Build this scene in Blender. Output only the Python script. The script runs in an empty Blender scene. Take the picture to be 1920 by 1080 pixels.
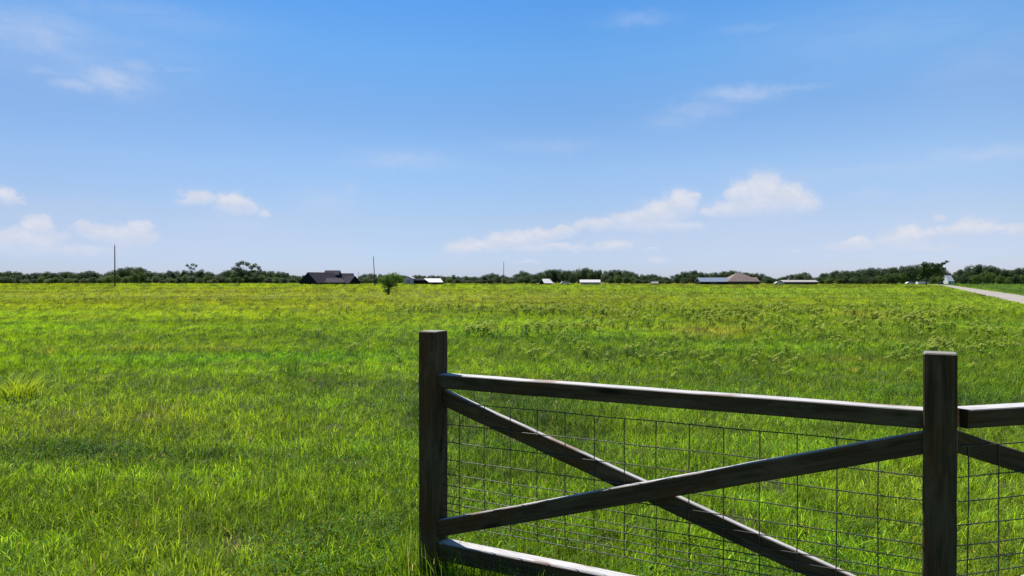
import bpy, bmesh, math, random
import numpy as np
from mathutils import Matrix, Vector

# ------------------------------------------------------------------ camera, sky, sun, exposure
S = bpy.context.scene
C = S.collection
R = math.radians
F, W0, H0, HZ, EYE = 1400.0, 1920.0, 1080.0, 527.0, 1.64      # focal length and horizon in photo pixels

cam = bpy.data.cameras.new("camera")
cam.sensor_width = 36.0
cam.lens = 36.0 * F / W0
cam.clip_start = 0.05
cam.clip_end = 20000
camo = bpy.data.objects.new("camera", cam)
C.objects.link(camo)
camo.location = (0, 0, EYE)
camo.rotation_euler = (R(90) - math.atan((540 - HZ) / F), 0, 0)
S.camera = camo

S.view_settings.view_transform = 'Standard'
S.view_settings.look = 'None'
S.view_settings.gamma = 1
S.view_settings.use_curve_mapping = False
S.view_settings.exposure = .7

SUN_AZ, SUN_EL = R(-36), R(54)          # azimuth from +Y towards +X
world = bpy.data.worlds.new("World")
S.world = world
world.use_nodes = True


class NT:
    """small helper to write node trees"""
    def __init__(self, tree):
        self.t = tree
        tree.nodes.clear()

    def n(self, kind, **kw):
        nd = self.t.nodes.new(kind)
        for k, v in kw.items():
            setattr(nd, k, v)
        return nd

    def l(self, a, b):
        self.t.links.new(a, b)

    def val(self, sock, v):
        if isinstance(v, bpy.types.NodeSocket):
            self.l(v, sock)
        else:
            sock.default_value = v

    def m(self, op, a, b=None, c=None, clamp=False):
        nd = self.n('ShaderNodeMath', operation=op, use_clamp=clamp)
        self.val(nd.inputs[0], a)
        if b is not None:
            self.val(nd.inputs[1], b)
        if c is not None:
            self.val(nd.inputs[2], c)
        return nd.outputs[0]

    def mix(self, f, a, b, blend='MIX'):
        nd = self.n('ShaderNodeMix', data_type='RGBA', blend_type=blend)
        self.val(nd.inputs[0], f)
        self.val(nd.inputs[6], a if isinstance(a, bpy.types.NodeSocket) else (*a, 1))
        self.val(nd.inputs[7], b if isinstance(b, bpy.types.NodeSocket) else (*b, 1))
        return nd.outputs[2]

    def noise(self, vec, scale, detail=4, rough=.55, dist=0.0):
        nd = self.n('ShaderNodeTexNoise')
        self.l(vec, nd.inputs['Vector'])
        nd.inputs['Scale'].default_value = scale
        nd.inputs['Detail'].default_value = detail
        nd.inputs['Roughness'].default_value = rough
        nd.inputs['Distortion'].default_value = dist
        return nd.outputs[0]

    def mapping(self, vec, scale=(1, 1, 1), loc=(0, 0, 0)):
        nd = self.n('ShaderNodeMapping')
        self.l(vec, nd.inputs[0])
        nd.inputs['Scale'].default_value = scale
        nd.inputs['Location'].default_value = loc
        return nd.outputs[0]

    def ramp(self, v, lo, hi, smooth=True):
        nd = self.n('ShaderNodeMapRange', interpolation_type='SMOOTHSTEP' if smooth else 'LINEAR')
        self.val(nd.inputs[0], v)
        nd.inputs[1].default_value = lo
        nd.inputs[2].default_value = hi
        return nd.outputs[0]


SKY_STR = .10
EXPO = .7


def lin(c):
    """photo colour (0-255) to what the world must hold at this strength and exposure"""
    return tuple((((v / 255 + .055) / 1.055) ** 2.4) / SKY_STR / 2 ** EXPO for v in c)


CLOUD_LO, CLOUD_HI, CLOUD_VEIL = lin((213, 219, 232)), lin((228, 229, 238)), lin((200, 213, 238))


def build_world():
    T = NT(world.node_tree)
    sky = T.n('ShaderNodeTexSky', sky_type='NISHITA')
    sky.sun_disc = False
    sky.sun_elevation = SUN_EL
    sky.sun_rotation = SUN_AZ
    sky.altitude = 200
    sky.air_density = 1.0
    sky.dust_density = 0.4
    sky.ozone_density = 2.2
    tc = T.n('ShaderNodeTexCoord')
    sep = T.n('ShaderNodeSeparateXYZ')
    T.l(tc.outputs['Generated'], sep.inputs[0])
    x, y, z = sep.outputs
    az = T.m('MULTIPLY', T.m('ARCTAN2', x, y), 57.2958)              # degrees
    el = T.m('MULTIPLY', T.m('ARCSINE', z), 57.2958)
    comb = T.n('ShaderNodeCombineXYZ')
    T.l(az, comb.inputs[0]); T.l(el, comb.inputs[1])
    uv = comb.outputs[0]
    # tone of clear air by elevation, multiplied onto the physical sky
    cr = T.n('ShaderNodeValToRGB')
    T.l(T.m('DIVIDE', el, 60.0, clamp=True), cr.inputs[0])
    e = cr.color_ramp.elements
    stops = SKY_STOPS
    e[0].position, e[0].color = stops[0][0] / 60, (*stops[0][1], 1)
    e[1].position, e[1].color = stops[-1][0] / 60, (*stops[-1][1], 1)
    for p, col in stops[1:-1]:
        q = e.new(p / 60); q.color = (*col, 1)
    base = T.mix(1.0, sky.outputs[0], cr.outputs[0], 'MULTIPLY')
    # and by azimuth: thin high veil away from the sun side
    ar = T.n('ShaderNodeValToRGB')
    T.l(T.m('DIVIDE', T.m('ADD', az, 180.0), 360.0, clamp=True), ar.inputs[0])
    e = ar.color_ramp.elements
    st = [((p + 180) / 360, (*c, 1)) for p, c in AZ_STOPS]
    e[0].position, e[0].color = st[0]
    e[1].position, e[1].color = st[-1]
    for p, c in st[1:-1]:
        q = e.new(p); q.color = c
    base = T.mix(1.0, base, ar.outputs[0], 'MULTIPLY')

    def blobs(lst, height=False):
        acc = None; hs = None; gs = None
        for (px_, py_, rx, ry, amp) in lst:
            if height: rx, ry = rx * 1.12, ry * 1.18
            a0 = math.degrees(math.atan((px_ - 960) / F))
            k = math.cos(math.radians(a0))
            e0 = math.degrees(math.atan((HZ - py_) / F * k))
            ra = math.degrees(rx / F) * k * k
            re = math.degrees(ry / F) * k
            vm = T.n('ShaderNodeVectorMath', operation='MULTIPLY_ADD')
            T.l(uvw, vm.inputs[0])
            vm.inputs[1].default_value = (1 / ra, 1 / re, 0)
            vm.inputs[2].default_value = (-a0 / ra, -e0 / re, 0)
            dt = T.n('ShaderNodeVectorMath', operation='DOT_PRODUCT')
            T.l(vm.outputs[0], dt.inputs[0]); T.l(vm.outputs[0], dt.inputs[1])
            g = T.m('POWER', 2.71828, T.m('MULTIPLY', dt.outputs['Value'], -1.0))
            if amp != 1: g = T.m('MULTIPLY', g, amp)
            acc = g if acc is None else T.m('MAXIMUM', acc, g)
            if height:
                sp2 = T.n('ShaderNodeSeparateXYZ'); T.l(vm.outputs[0], sp2.inputs[0])
                hs = T.m('MULTIPLY', g, sp2.outputs[1]) if hs is None else T.m('MULTIPLY_ADD', g, sp2.outputs[1], hs)
                gs = g if gs is None else T.m('ADD', gs, g)
        if height:
            return acc, T.m('DIVIDE', hs, T.m('ADD', gs, .02))
        return acc
    # ragged the whole coordinate a little so no outline is an ellipse
    wn = T.n('ShaderNodeTexNoise'); T.l(uv, wn.inputs['Vector']); wn.inputs['Scale'].default_value = .9; wn.inputs['Detail'].default_value = 6; wn.inputs['Roughness'].default_value = .6
    ws = T.n('ShaderNodeVectorMath', operation='SUBTRACT'); T.l(wn.outputs['Color'], ws.inputs[0]); ws.inputs[1].default_value = (.5, .5, .5)
    wm = T.n('ShaderNodeVectorMath', operation='MULTIPLY_ADD'); T.l(ws.outputs[0], wm.inputs[0]); wm.inputs[1].default_value = (1.9, 1.1, 0); T.l(uv, wm.inputs[2])
    uvw = wm.outputs[0]
    cum = [(1385, 362, 20, 18, 1), (1430, 360, 36, 27, 1), (1475, 372, 36, 22, 1), (1508, 385, 24, 13, 1), (1400, 390, 60, 15, .9), (1345, 396, 35, 9, .8),
           (1276, 378, 25, 17, 1), (1297, 368, 13, 5, .7), (1250, 395, 42, 16, 1), (1200, 408, 45, 12, 1), (1120, 422, 40, 10, .95), (1230, 425, 85, 10, .8),
           (1050, 435, 30, 10, .9), (1010, 442, 30, 12, 1), (960, 448, 46, 12, .95), (900, 460, 38, 11, .9), (862, 466, 28, 11, .9), (1000, 464, 110, 8, .8),
           (1150, 460, 36, 10, .75), (1222, 466, 16, 4, .6), (1238, 489, 22, 7, .55), (990, 491, 25, 4, .55), (1490, 470, 20, 5, .5),
           (1705, 440, 30, 14, 1), (1690, 451, 45, 13, .95), (1742, 438, 18, 8, .9), (1760, 408, 12, 6, .62), (1830, 423, 34, 13, .95), (1798, 430, 42, 11, .85),
           (1875, 428, 25, 9, .8), (1905, 432, 25, 12, .8), (1608, 453, 26, 8, .8), (1595, 462, 50, 11, .7), (1720, 465, 80, 7, .6),
           (434, 378, 26, 12, 1), (445, 387, 34, 12, .9), (372, 370, 28, 12, .85), (358, 379, 24, 7, .7), (497, 398, 15, 7, .7),
           (10, 366, 22, 12, .85), (25, 376, 20, 9, .75), (75, 420, 26, 14, .85), (60, 445, 60, 20, .8), (0, 450, 50, 17, .8), (158, 424, 16, 9, .75),
           (190, 436, 48, 15, .8), (262, 427, 22, 13, .85), (240, 446, 58, 16, .8), (110, 470, 150, 12, .6),
           (2150, 420, 120, 28, .9), (2500, 380, 160, 50, .9), (-180, 430, 110, 30, .9), (-600, 400, 180, 50, .9)]
    env, rel = blobs(cum, True)
    d2 = T.noise(T.mapping(uv, (1.0, 1.3, 1), (31, 7, 3)), 1.5, 7, .62, .2)
    f = T.m('ADD', env, T.m('MULTIPLY', T.m('SUBTRACT', d2, .5), .42))
    cmask = T.m('MULTIPLY', T.ramp(f, .20, .44), T.m('ADD', .10, T.m('MULTIPLY', T.ramp(rel, -.9, .55), .76)))
    cmask = T.m('MULTIPLY', cmask, T.ramp(env, .05, .75, False))
    low = T.m('MULTIPLY', T.ramp(env, .0, .45), .7)
    # thin high veils
    wis = [(215, 150, 62, 26, 1), (255, 128, 40, 20, .7), (150, 160, 60, 13, .8), (90, 135, 70, 9, .5), (330, 130, 60, 6, .4), (60, 60, 150, 50, .65), (250, 30, 200, 30, .3), (120, 95, 260, 80, .38), (210, 150, 110, 34, .6),
           (1385, 178, 70, 14, .6), (1310, 205, 60, 14, .5), (1470, 168, 70, 7, .35), (1270, 225, 60, 14, .3),
           (1200, 38, 60, 12, .35), (1410, 55, 60, 10, .25), (1840, 292, 120, 14, .5), (1650, 318, 160, 10, .35), (760, 300, 90, 16, .45), (1020, 275, 90, 12, .3), (1630, 362, 40, 10, .3),
           (610, 385, 62, 26, .5), (655, 358, 14, 16, .35), (1400, 432, 130, 30, .65), (1200, 448, 200, 26, .6), (980, 478, 180, 18, .45), (180, 458, 230, 32, .6), (440, 418, 100, 28, .55), (1750, 458, 230, 26, .6), (430, 455, 260, 45, .55), (1350, 470, 330, 40, .45), (100, 400, 200, 40, .3), (1500, 330, 160, 14, .25), (1650, 60, 260, 60, .2), (1850, 120, 150, 80, .2)]
    wenv = blobs(wis)
    w1 = T.noise(T.mapping(uv, (.35, 1.2, 1), (3, 9, 1)), .6, 7, .6, .8)
    wmask = T.m('MULTIPLY', T.m('MULTIPLY', wenv, T.m('ADD', .45, T.m('MULTIPLY', T.ramp(w1, .25, .75), .6))), .85)
    wmask = T.m('MAXIMUM', wmask, low)
    shade = T.ramp(T.noise(T.mapping(uv, (1, 1.4, 1), (11, 2, 5)), .9, 5, .55, .2), .3, .7)
    ccol = T.mix(shade, CLOUD_LO, CLOUD_HI)
    c1 = T.mix(wmask, base, CLOUD_VEIL)
    c2 = T.mix(cmask, c1, ccol)
    bg = T.n('ShaderNodeBackground')
    T.l(c2, bg.inputs[0])
    bg.inputs[1].default_value = SKY_STR
    out = T.n('ShaderNodeOutputWorld')
    T.l(bg.outputs[0], out.inputs[0])


# multipliers on the physical sky at elevations in degrees
SKY_STOPS = [(0, (0.407, 0.497, 0.838)), (1.5, (0.407, 0.497, 0.798)), (3.1, (0.433, 0.484, 0.692)), (4.7, (0.465, 0.5, 0.65)), (8.6, (0.476, 0.557, 0.681)), (12.6, (0.403, 0.545, 0.691)), (16.6, (0.356, 0.598, 0.775)), (20.2, (0.288, 0.576, 0.815)), (60, (0.288, 0.576, 0.815))]
AZ_STOPS = [(-180, (1, 1, 1)), (-33, (.90, .88, .89)), (-8, (1, 1, 1)), (4, (1.06, 1.04, 1.03)), (30, (1.44, 1.31, 1.23)), (60, (1.5, 1.35, 1.25)), (180, (1, 1, 1))]
build_world()

sun = bpy.data.lights.new("sun", 'SUN')
sun.energy = 5.0
sun.angle = R(.53)
sun.color = (1, .96, .9)
suno = bpy.data.objects.new("sun", sun)
C.objects.link(suno)
sd = Vector((math.sin(SUN_AZ) * math.cos(SUN_EL), math.cos(SUN_AZ) * math.cos(SUN_EL), math.sin(SUN_EL)))
suno.rotation_euler = sd.to_track_quat('Z', 'Y').to_euler()
suno.location = (0, 0, 60)


# ------------------------------------------------------------------ helpers
def tag(o, label=None, cat=None, group=None, kind=None):
    if label: o['label'] = label
    if cat: o['category'] = cat
    if group: o['group'] = group
    if kind: o['kind'] = kind
    return o


def empty(name, loc, rz=0, **kw):
    o = bpy.data.objects.new(name, None)
    o.empty_display_size = .3
    C.objects.link(o)
    o.location = loc
    o.rotation_euler = (0, 0, rz)
    return tag(o, **kw)


def link(name, me, mat=None, parent=None, loc=None, rz=0):
    o = bpy.data.objects.new(name, me)
    C.objects.link(o)
    if mat is not None and not me.materials:
        for q in (mat if isinstance(mat, (list, tuple)) else [mat]):
            me.materials.append(q)
    if parent: o.parent = parent
    if loc: o.location = loc
    if rz: o.rotation_euler = (0, 0, rz)
    return o


def pymesh(name, verts, faces, smooth=False):
    me = bpy.data.meshes.new(name)
    me.from_pydata([tuple(v) for v in verts], [], faces)
    me.update()
    if smooth:
        me.polygons.foreach_set('use_smooth', [True] * len(me.polygons))
    return me


def np_mesh(name, V, quads=None, tris=None, smooth=True):
    """V (n,3); quads (a,4); tris (b,3)"""
    me = bpy.data.meshes.new(name)
    nq = 0 if quads is None else len(quads)
    nt = 0 if tris is None else len(tris)
    me.vertices.add(len(V))
    me.vertices.foreach_set('co', np.ascontiguousarray(V, dtype=np.float32).ravel())
    idx = []
    if nq: idx.append(quads.ravel())
    if nt: idx.append(tris.ravel())
    idx = np.concatenate(idx).astype(np.int32)
    me.loops.add(len(idx))
    me.loops.foreach_set('vertex_index', idx)
    me.polygons.add(nq + nt)
    st = np.concatenate([np.arange(nq) * 4, nq * 4 + np.arange(nt) * 3]).astype(np.int32)
    me.polygons.foreach_set('loop_start', st)
    me.update(calc_edges=True)
    me.validate()
    if smooth:
        me.polygons.foreach_set('use_smooth', np.ones(nq + nt, dtype=bool))
    return me


def set_col(me, name, col):
    a = me.attributes.new(name, 'FLOAT_COLOR', 'POINT')
    c = np.ones((len(col), 4), dtype=np.float32)
    c[:, :3] = col
    a.data.foreach_set('color', c.ravel())


def px(x, Z):
    """world X of photo column x at distance Z"""
    return (x - 960) / F * Z


def pz(y, Z):
    """world height of photo row y at distance Z"""
    return EYE - (y - HZ) / F * Z


# ------------------------------------------------------------------ value noise (numpy)
def vnoise(x, y, seed=0):
    xi = np.floor(x).astype(np.int64); yi = np.floor(y).astype(np.int64)
    xf = x - xi; yf = y - yi
    u = xf * xf * (3 - 2 * xf); v = yf * yf * (3 - 2 * yf)

    def h(a, b):
        n = (a * 374761393 + b * 668265263 + seed * 1442695041) & 0x7fffffff
        n = ((n ^ (n >> 13)) * 1274126177) & 0x7fffffff
        return ((n ^ (n >> 16)) & 0xffff) / 65535.0
    return (h(xi, yi) * (1 - u) + h(xi + 1, yi) * u) * (1 - v) + (h(xi, yi + 1) * (1 - u) + h(xi + 1, yi + 1) * u) * v


def fbm(x, y, seed=0, oct=4):
    s = 0; a = .5; t = 0
    for i in range(oct):
        s = s + a * vnoise(x * 2 ** i + 13.7 * i, y * 2 ** i - 7.1 * i, seed + i)
        t += a; a *= .55
    return s / t


def sstep(v, a, b):
    t = np.clip((v - a) / (b - a), 0, 1)
    return t * t * (3 - 2 * t)


# driveway: centre line X = ax*Z + bx
def road_c(Z):
    return .548 * Z + 9.4 - np.where(Z > 260, (Z - 260) ** 2 * .00035, 0)


ROAD_HW = 2.05


def spot(X, Z, cx, cz, rx, rz):
    return np.exp(-(((X - cx) / rx) ** 2 + ((Z - cz) / rz) ** 2))


def photospot(X, Z, x, y, rx, ry):
    """soft patch on the ground around a photo pixel (a place in the field, with its own size)"""
    z0 = F * EYE / (y - HZ)
    return spot(X, Z, px(x, z0), z0, rx / F * z0, ry * z0 / (y - HZ))


def field(X, Z):
    """colour (linear), height (m), bareness of the sward at each place"""
    X = np.asarray(X, float); Z = np.asarray(Z, float)
    big = fbm(X / 38, Z / 60, 1, 4)
    mid = fbm(X / 6.5, Z / 9, 5, 4)
    sml = fbm(X / 1.1, Z / 1.3, 9, 3)
    fin = fbm(X / .35, Z / .35, 23, 2)
    green = np.array([.166, .288, .013]); dark = np.array([.045, .105, .014])
    yell = np.array([.198, .242, .015]); straw = np.array([.33, .26, .06]); fresh = np.array([.135, .330, .010])
    wy = sstep(Z, 14, 60) * .62 + (big - .5) * .9 + (mid - .5) * .5 + .12
    wy = wy - .55 * photospot(X, Z, 900, 640, 700, 26) - .25 * photospot(X, Z, 250, 620, 300, 25)
    wy = wy + .40 * photospot(X, Z, 350, 795, 520, 34) - .25 * photospot(X, Z, 700, 720, 900, 26)
    wy = wy + .35 * photospot(X, Z, 550, 545, 400, 9) + .5 * photospot(X, Z, 930, 560, 260, 9) + .3 * photospot(X, Z, 1400, 620, 300, 14)
    wy = np.clip(wy + (sml - .5) * .35, 0, 1)[..., None]
    c = green * (1 - wy) + yell * wy
    wf = np.clip(photospot(X, Z, 560, 672, 330, 14) * 1.1 + photospot(X, Z, 1900, 720, 260, 60) * .4 + (fbm(X / 9, Z / 5, 31, 3) - .55) * 1.4, 0, 1)[..., None] * (1 - wy)
    c = c * (1 - wf) + fresh * wf
    wd = np.clip((fbm(X / 3.2, Z / 2.6, 41, 4) - .52) * 3.0 + (sml - .5) * 1.2, 0, 1)
    near = 1 - sstep(Z, 9, 22)
    wd = wd * (.25 + .75 * near)
    wd = np.clip(wd + 1.15 * photospot(X, Z, 100, 850, 190, 26) * (.3 + 1.4 * fbm(X / .25, Z / .25, 77, 3)) + .85 * photospot(X, Z, 400, 862, 120, 18) + .35 * photospot(X, Z, 560, 1000, 330, 60)
                 + .62 * photospot(X, Z, 900, 642, 700, 14) + .62 * photospot(X, Z, 420, 622, 330, 10) + .38 * photospot(X, Z, 800, 728, 900, 22) - .5 * photospot(X, Z, 540, 672, 260, 9)
                 + .35 * photospot(X, Z, 950, 632, 300, 8) - .25, 0, 1) + .14 * near
    wd = np.clip(wd, 0, 1)[..., None]
    c = c * (1 - wd) + dark * wd
    ws = np.clip(.8 * photospot(X, Z, 1270, 622, 110, 13) + .6 * photospot(X, Z, 1640, 592, 130, 10) + .6 * photospot(X, Z, 1700, 640, 90, 8) + .5 * photospot(X, Z, 950, 562, 90, 5)
                 + 1.2 * photospot(X, Z, 1300, 532.4, 330, .9) + (fbm(X / 2.3, Z / 3, 61, 3) - .62) * 1.6, 0, 1)[..., None]
    c = c * (1 - .62 * ws) + straw * .62 * ws
    lz = np.log(np.maximum(Z, 1))
    band = fbm(X / (1.2 + Z * .35), lz * 12, 211, 5)
    c = c * (.52 + .92 * band[..., None]) * (.82 + .36 * fin[..., None])
    # rank bright grass along the far left edge
    # the mown strip beyond the driveway
    rr = X - road_c(Z)
    mow = sstep(rr, 1.5, 4)[..., None]
    c = c * (1 - mow) + np.array([.095, .175, .016]) * (.85 + .3 * mid[..., None]) * mow
    h = .050 + .05 * sml + .03 * mid
    rank = sstep(Z, 12, 26) * np.clip((mid - .35) * 2.2, 0, 1) * (.35 + .65 * sstep(X, -12, 6))
    h = h + .09 * rank + sstep(Z, 60, 140) * .12 + .7 * sstep(Z, 190, 300) * sstep(-X, -20, 40) * fbm(X / 9, Z / 20, 301, 3)
    h = h * (1 - .6 * mow[..., 0])
    bare = np.clip((fbm(X / .5, Z / .42, 71, 3) - .66) * 7, 0, 1) * near + .8 * photospot(X, Z, 855, 915, 18, 9) + .8 * photospot(X, Z, 385, 866, 26, 5) + .7 * photospot(X, Z, 345, 895, 18, 5) + .7 * photospot(X, Z, 545, 992, 20, 7) + .6 * photospot(X, Z, 130, 865, 40, 5) + .6 * photospot(X, Z, 1290, 800, 70, 5) + .7 * photospot(X, Z, 1250, 985, 22, 9)
    return c, h, np.clip(bare, 0, 1)


# ------------------------------------------------------------------ materials
def mat_new(name):
    m = bpy.data.materials.new(name)
    m.use_nodes = True
    return m, NT(m.node_tree)


def finish(T, shader, disp=None):
    o = T.n('ShaderNodeOutputMaterial')
    T.l(shader, o.inputs[0])


def leafmat(name, col=None, attr=None, trans=.45, rough=.55, spec=.25, var=.25, gain=1.0, scale=.6):
    m, T = mat_new(name)
    if attr:
        a = T.n('ShaderNodeAttribute'); a.attribute_name = attr
        c = a.outputs['Color']
    else:
        tc = T.n('ShaderNodeTexCoord')
        nz = T.noise(tc.outputs['Object'], scale, 3, .6)
        oi = T.n('ShaderNodeObjectInfo')
        f = T.m('ADD', T.ramp(nz, .3, .7), T.m('MULTIPLY', T.m('SUBTRACT', oi.outputs['Random'], .5), .7), clamp=True)
        lo = tuple(q * (1 - var) for q in col); hi = tuple(q * (1 + var * k) for q, k in zip(col, (1.6, 1.2, .6)))
        c = T.mix(f, lo, hi)
    p = T.n('ShaderNodeBsdfPrincipled')
    T.l(c, p.inputs['Base Color'])
    p.inputs['Roughness'].default_value = rough
    p.inputs['Specular IOR Level'].default_value = spec
    tr = T.n('ShaderNodeBsdfTranslucent')
    tcx = T.mix(1.0, c, (1.25 * gain, 1.15 * gain, .6 * gain), 'MULTIPLY')
    T.l(tcx, tr.inputs[0])
    mx = T.n('ShaderNodeMixShader'); mx.inputs[0].default_value = trans
    T.l(p.outputs[0], mx.inputs[1]); T.l(tr.outputs[0], mx.inputs[2])
    finish(T, mx.outputs[0])
    return m


def plainmat(name, col, rough=.7, metal=0, var=.15, scale=3, stretch=(1, 1, 1), bump=0, spec=.4):
    m, T = mat_new(name)
    tc = T.n('ShaderNodeTexCoord')
    v = T.mapping(tc.outputs['Object'], stretch)
    nz = T.noise(v, scale, 5, .6)
    c = T.mix(T.ramp(nz, .3, .7), tuple(q * (1 - var) for q in col), tuple(q * (1 + var) for q in col))
    p = T.n('ShaderNodeBsdfPrincipled')
    T.l(c, p.inputs['Base Color'])
    p.inputs['Roughness'].default_value = rough
    p.inputs['Metallic'].default_value = metal
    p.inputs['Specular IOR Level'].default_value = spec
    if bump:
        b = T.n('ShaderNodeBump'); b.inputs['Strength'].default_value = bump; b.inputs['Distance'].default_value = .01
        T.l(nz, b.inputs['Height']); T.l(b.outputs[0], p.inputs['Normal'])
    finish(T, p.outputs[0])
    return m


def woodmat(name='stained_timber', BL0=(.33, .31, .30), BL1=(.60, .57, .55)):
    """dark stained fence timber, upper faces weathered paler, with sun glare painted into their colour"""
    m, T = mat_new(name)
    tc = T.n('ShaderNodeTexCoord')
    oi = T.n('ShaderNodeObjectInfo')
    cb = T.n('ShaderNodeCombineXYZ')
    for i in range(3):
        T.l(T.m('MULTIPLY', oi.outputs['Random'], 17.0 + i * 9), cb.inputs[i])
    va = T.n('ShaderNodeVectorMath', operation='ADD')
    T.l(tc.outputs['Object'], va.inputs[0]); T.l(cb.outputs[0], va.inputs[1])
    v = va.outputs[0]
    grain = T.noise(T.mapping(v, (1.2, 38, 38)), 1.6, 6, .65, .6)
    fine = T.noise(T.mapping(v, (6, 160, 160)), 1.5, 4, .6, .2)
    blot = T.noise(T.mapping(v, (2.2, 9, 9)), 1.7, 6, .65, .4)
    rust = T.noise(T.mapping(v, (1.0, 4, 4), (5, 3, 1)), 1.7, 4, .55, .4)
    knot = T.n('ShaderNodeTexVoronoi'); knot.feature = 'F1'
    T.l(T.mapping(v, (2.0, 7, 7)), knot.inputs['Vector']); knot.inputs['Scale'].default_value = 1.1
    kn = T.m('SUBTRACT', 1.0, T.ramp(knot.outputs['Distance'], .05, .22))
    c = T.mix(T.ramp(grain, .3, .7), (.034, .023, .013), (.090, .063, .034))
    c = T.mix(T.m('MULTIPLY', T.ramp(rust, .48, .66), .7), c, (.085, .036, .014))
    c = T.mix(T.m('MULTIPLY', T.ramp(blot, .46, .66), .6), c, (.105, .088, .05))
    c = T.mix(T.m('MULTIPLY', kn, .8), c, (.008, .006, .005))
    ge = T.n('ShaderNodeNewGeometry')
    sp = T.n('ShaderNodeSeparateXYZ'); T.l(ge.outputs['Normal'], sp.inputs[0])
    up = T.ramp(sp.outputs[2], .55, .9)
    wear_glare = T.m('ADD', T.m('MULTIPLY', T.ramp(blot, .25, .6), .5), T.m('MULTIPLY', T.ramp(grain, .25, .6), .5))
    bleach_glare = T.mix(T.ramp(fine, .3, .75), BL0, BL1)
    bleach_glare = T.mix(T.m('MULTIPLY', T.ramp(rust, .6, .66), .85), bleach_glare, (.24, .16, .11))
    c = T.mix(T.m('MULTIPLY', up, T.m('ADD', .62, T.m('MULTIPLY', wear_glare, .38))), c, bleach_glare)  # upward faces: weathered grey plus bright sun glare put into the base colour
    p = T.n('ShaderNodeBsdfPrincipled')
    T.l(c, p.inputs['Base Color'])
    T.l(T.m('ADD', .60, T.m('MULTIPLY', grain, .3)), p.inputs['Roughness'])
    T.l(T.m('ADD', .06, T.m('MULTIPLY', up, .35)), p.inputs['Specular IOR Level'])
    b = T.n('ShaderNodeBump'); b.inputs['Strength'].default_value = .45; b.inputs['Distance'].default_value = .004
    T.l(T.m('ADD', grain, T.m('MULTIPLY', fine, .4)), b.inputs['Height'])
    T.l(b.outputs[0], p.inputs['Normal'])
    finish(T, p.outputs[0])
    return m


def attrmat(name, attr, rough=.95):
    m, T = mat_new(name)
    a = T.n('ShaderNodeAttribute'); a.attribute_name = attr
    ge = T.n('ShaderNodeNewGeometry')
    n1 = T.noise(ge.outputs['Position'], 1.7, 6, .7)
    n2 = T.noise(ge.outputs['Position'], 22, 4, .7)
    c = T.mix(1.0, a.outputs['Color'], T.mix(T.ramp(n1, .3, .7), (.7, .72, .7), (1.25, 1.2, 1.1)), 'MULTIPLY')
    c = T.mix(T.m('MULTIPLY', T.ramp(n2, .45, .7), .25), c, (.05, .045, .02))
    p = T.n('ShaderNodeBsdfPrincipled'); T.l(c, p.inputs['Base Color'])
    p.inputs['Roughness'].default_value = rough
    p.inputs['Specular IOR Level'].default_value = .1
    b = T.n('ShaderNodeBump'); b.inputs['Strength'].default_value = .5; b.inputs['Distance'].default_value = .05
    T.l(n2, b.inputs['Height']); T.l(b.outputs[0], p.inputs['Normal'])
    finish(T, p.outputs[0])
    return m


M = {}
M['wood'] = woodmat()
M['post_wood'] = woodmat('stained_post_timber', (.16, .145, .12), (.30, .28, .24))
M['ground'] = attrmat('field_soil_and_sward', 'tint')
M['grass'] = leafmat('grass_blades', attr='tint', trans=.5, rough=.6, spec=.12, gain=1.15)
M['leaf_near'] = leafmat('leaves_bright', (.10, .19, .03), trans=.4)
M['leaf_far'] = leafmat('leaves_dark', (.056, .095, .040), trans=.35, spec=.15, scale=.25)  # slightly bluer, lighter leaf colour stands in for distance haze
M['leaf_far_light'] = leafmat('leaves_olive', (.095, .150, .035), trans=.35, spec=.15, scale=.25)
M['leaf_tree'] = leafmat('leaves_field_tree', (.050, .090, .022), trans=.35)
M['bark'] = plainmat('bark', (.045, .036, .028), .9, var=.4, scale=6)
M['weed'] = leafmat('weed_leaves', attr='tint', trans=.35, rough=.75, spec=.08)
M['wire'] = plainmat('galvanised_wire', (.075, .072, .058), .55, .5, .3, 12)
M['dark_roof'] = plainmat('dark_shingles', (.030, .025, .036), .9, var=.25, scale=1.5, spec=.1)
M['dark_wall'] = plainmat('dark_boards', (.013, .014, .021), .9, var=.2, scale=2, spec=.1)
M['porch_roof'] = plainmat('lighter_porch_shingles', (.042, .034, .042), .9, var=.2, scale=1.5, spec=.1)
M['brown_roof'] = plainmat('brown_shingles', (.150, .105, .088), .8, var=.2, scale=1.2)
M['brown_wall'] = plainmat('brown_brick', (.09, .055, .042), .85, var=.2, scale=3)
M['grey_metal'] = plainmat('grey_sheet_metal', (.20, .23, .28), .45, .2, .15, 1, (4, 1, 1))
M['pale_metal'] = plainmat('pale_sheet_metal', (.50, .47, .46), .7, 0, .08, 1, (4, 1, 1))
M['sage_wall'] = plainmat('grey_green_sheet_wall', (.42, .38, .40), .7, 0, .1, 1, (4, 1, 1))
M['beige_roof'] = plainmat('beige_sheet_roof', (.33, .29, .27), .7, 0, .12, 1, (3, 1, 1))
M['white'] = plainmat('white_paint', (.62, .62, .62), .5, 0, .05, 2)
M['glass'] = plainmat('dark_glass', (.02, .025, .03), .15, 0, .1, 2)
M['pole'] = plainmat('weathered_pole', (.055, .045, .04), .9, 0, .3, 3)
M['road'] = plainmat('gravel_drive', (.27, .235, .20), .95, 0, .22, .9, (1, .25, 1))


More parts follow.
